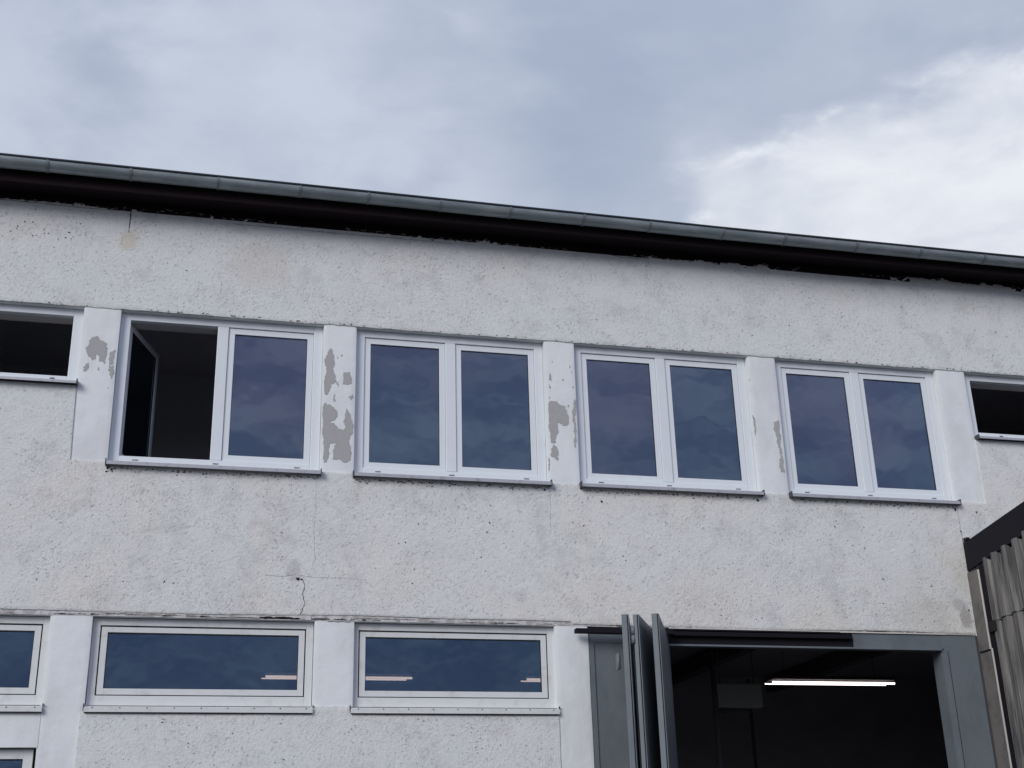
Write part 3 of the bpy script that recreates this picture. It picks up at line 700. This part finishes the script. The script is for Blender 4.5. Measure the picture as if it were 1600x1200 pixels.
# ------------------------------------------------------------------ the folding gate
q_ = MB(); q_.box(11.338, 11.359, -.150, -.1285, 0, 4.68, 'sill_cap'); q_.build('joint_seal', B)
GF = B
f = MB()
f.box(10.845, 11.42, -.128, -.06, 0, 4.685, 'grey_steel')          # right jamb sheet
f.box(10.80, 10.848, -.112, .12, 0, 4.49, 'grey_steel')
f.box(10.885, 10.893, -.131, -.128, 0, 4.47, 'dark_steel')
f.box(9.50, 10.845, -.124, -.06, 4.50, 4.685, 'grey_steel')        # head sheet
f.box(6.50, 9.50, -.120, -.06, 4.50, 4.685, 'dark_steel'); f.box(5.812, 6.50, -.104, -.06, 4.502, 4.665, 'grey_steel')
f.box(6.4, 10.80, -.14, -.02, 4.475, 4.499, 'grey_steel')
f.box(5.812, 6.52, -.10, -.04, 0, 4.50, 'grey_steel')              # left jamb sheet
f.box(5.812, 5.885, -.118, -.10, 0, 4.50, 'grey_steel')
f.box(5.885, 5.893, -.104, -.10, 0, 4.50, 'dark_steel')
f.build('gate_frame', GF, bevel=.004)
f = MB(); f.box(5.60, 6.9, -.32, -.22, 4.588, 4.642, 'dark_steel'); f.box(6.9, 9.46, -.18, -.121, 4.60, 4.655, 'dark_steel'); f.box(5.80, 9.3, -.17, -.121, 4.668, 4.69, 'dark_steel'); f.build('gate_track', GF, bevel=.004)
def leaf(front, back, th, ztop, hinge=None, h2=None):
    a, b = Vector((*front, 0)), Vector((*back, 0)); L = (b - a).length; ang = math.atan2(b.y - a.y, b.x - a.x)
    xf = Matrix.Translation(a) @ Matrix.Rotation(ang, 4, 'Z')
    s = MB(); s.box(0, L, -th / 2, th / 2, .04, ztop, 'grey_steel')
    s.box(.06, L - .06, -th / 2 - .006, -th / 2, .12, ztop - .10, 'grey_steel')
    o = s.build('door_leaf', GF, xf=xf, bevel=.006)
    s = MB(); s.box(-.008, 0, -th / 2 + .012, -th / 2 + .022, .04, ztop - .01, 'dark_steel'); s.build('edge_seal', o, xf=xf)
    return o, xf, L
l1, x1_, L1 = leaf((5.875, -1.41), (6.32, -.22), .085, 4.6)
l2, x2_, L2 = leaf((6.005, -1.42), (6.62, -.30), .070, 4.6)
l3, x3_, L3 = leaf((6.218, -1.50), (6.90, .01), .085, 4.6)
for zc in (4.36, 2.2):
    h = MB(); h.tube((5.965, -1.40, zc - .10), (5.965, -1.40, zc - .004), .022, 'grey_steel'); h.tube((5.965, -1.40, zc + .004), (5.965, -1.40, zc + .10), .022, 'grey_steel'); h.box(5.93, 6.0, -1.385, -1.375, zc - .1, zc + .1, 'grey_steel'); h.build('hinge', l1)
h = MB(); h.box(5.795, 5.83, -1.30, -1.22, 3.98, 4.16, 'grey_steel'); h.tube((5.80, -1.31, 3.98), (5.80, -1.31, 4.16), .014, 'grey_steel'); h.build('hinge', l1)

# ------------------------------------------------------------------ lamps hanging in the hall
lamps = [(2.02, 'fluorescent twin tube lamp lit behind the lower window right of the left edge window'),
         (6.08, 'lit tube lamp whose left end shows at the right edge of the lower window'),
         (10.27, 'lit fluorescent twin tube lamp in full view inside the open gate')]
lamps[0] = (2.02, 'lit fluorescent twin tube lamp seen across the two lower windows behind the pier')
base = None
for x, lab in lamps:
    if base is None:
        base = thing('ceiling_lamp', lab, 'lamp', (x, 4.25, 4.70), 'lit tube lamps hanging in the hall')
        h = MB(); h.box(x + .02, x + 2.24, 4.10, 4.42, 4.745, 4.80, 'lamp_body'); h.build('housing', base)
        for k, (dy, a, b) in enumerate(((-.08, .03, 2.26), (.11, -.02, 2.20))):
            t = MB(); t.tube((x + a, 4.25 + dy, 4.70), (x + b, 4.25 + dy, 4.70), .018 if k == 0 else .010, 'lamp_tube'); t.build('tube', base)
        for a in (.3, 1.95):
            t = MB(); t.tube((x + a, 4.25, 4.80), (x + a, 4.25, 5.55), .006, 'lamp_body', 6); t.build('hanger', base)
    else:
        o = base.copy(); C.objects.link(o); o.location.x = x; o['label'] = lab
        for ch in base.children:
            c = ch.copy(); C.objects.link(c); c.parent = o
ht = thing('unit_heater', 'dim grey box shaped air heater hanging inside the gate left of the lit tube lamp', 'heater', (9.4, 3.6, 4.18))
h = MB(); h.box(9.02, 9.79, 3.5, 3.68, 4.20, 4.57, 'heater_paint'); h.build('casing', ht, bevel=.02)
h = MB(); h.tube((9.12, 3.6, 4.57), (9.12, 3.6, 5.55), .012, 'interior_beam'); h.tube((9.7, 3.6, 4.57), (9.7, 3.6, 5.55), .012, 'interior_beam'); h.build('hanger', ht)
h = MB(); h.tube((9.05, 3.6, 4.16), (9.6, 3.6, 4.15), .03, 'interior_beam'); h.build('pipe', ht)

# ------------------------------------------------------------------ the shed standing against the wall on the right
SH = thing('corrugated_shed', 'grey corrugated shed with a black roof edge standing against the white wall at the right', 'shed', (14, -5, 0))
SL = .125; XF = 11.36; YE = -9.0; YW = -.165
def zf(y): return 5.576 + SL * (-.15 - y)
f = MB(); f.prism([(YW, zf(YW)), (YE, zf(YE)), (YE, zf(YE) + .392), (YW, zf(YW) + .392)], XF, XF + .035, 'black_fascia', 'x'); f.build('fascia', SH)
f = MB(); f.prism([(YW, zf(YW) + .33), (YE, zf(YE) + .33), (YE, zf(YE) + .388), (YW, zf(YW) + .388)], XF + .036, 17.5, 'roof_felt', 'x'); f.build('roof', SH)
f = MB(); f.box(XF + .055, XF + .25, YE, YW - .01, 0, 5.5, 'dark_steel'); f.box(XF + .25, 17.4, YE, YE + .2, 0, 5.5, 'fibre_cement'); f.build('wall', SH)
def corr(y):          # trapezoid corrugation, towards -x
    t = (y / .245) % 1.0
    return .06 * (0 if t < .30 else (t - .30) / .14 if t < .44 else 1 if t < .80 else 1 - (t - .80) / .20)
def sheets(x0, zlo, ztopf, name, ya, yb):
    s = MB(); n = int((ya - yb) / .0245); ys = [ya - .0245 * i for i in range(n + 1)]
    zs = 8
    for y, y2 in zip(ys, ys[1:]):
        def P(yy, j):
            zb, zt = zlo(yy), ztopf(yy); zz = zb + (zt - zb) * j / zs
            return (x0 - corr(yy), yy, zz)
        for j in range(zs): s.face([P(y, j), P(y, j + 1), P(y2, j + 1), P(y2, j)], 'fibre_cement')
        a, b = P(y, 0), P(y2, 0); s.face([a, b, (b[0] + .012, b[1], b[2]), (a[0] + .012, a[1], a[2])], 'fibre_cement')
    return s.build(name, SH)
sheets(XF + .030, lambda y: 4.80 + SL * .25 * (-.4 - y) + .012 * n1d(y, 3, 2), lambda y: zf(y) + .02 - .05 * (corr(y) < .02) + .02 * n1d(y, 9, 1), 'cladding_upper', -.60, YE + .01)
sheets(XF + .052, lambda y: 0.0, lambda y: 5.0, 'cladding_lower', -.58, YE + .01)
f = MB(); f.box(XF - .002, XF + .012, -.405, -.151, 4.46, 5.55, 'grey_trim'); f.build('corner_trim', SH)
f = MB(); f.box(XF + .003, XF + .016, -.432, -.13, 0, 4.455, 'grey_trim'); f.box(XF - .004, XF + .006, -.425, YW, 4.44, 4.462, 'dark_steel'); f.build('corner_trim', SH)
f = MB(); f.box(XF - .008, XF + .016, -.424, -.405, 4.455, 5.54, 'pale_edge'); f.build('trim_edge', SH)
f = MB(); f.box(XF - .006, XF + .018, -.452, -.432, 0, 4.462, 'pale_edge'); f.build('trim_edge', SH)
f = MB(); f.box(XF - .03, XF + .02, -.63, -.47, 4.66, 4.80, 'hole_black'); f.build('hole_block', SH, bevel=.01)  # added black block stands in for the dark hole of a missing piece
f = MB(); f.box(XF + .008, XF + .02, -.60, -.425, 0, 5.6, 'dark_steel'); f.build('gap_filler', SH)
lb = MB()
for i in range(16):
    a = random.uniform(11.36, 11.55); lb.box(a, a + random.uniform(.02, .05), -.17, -.152, 5.99 + random.uniform(-.03, .05), 6.02 + random.uniform(0, .05), 'grime_shade' if i % 2 else 'grime_shade_pale')
lb.build('flashing_mortar', SH)
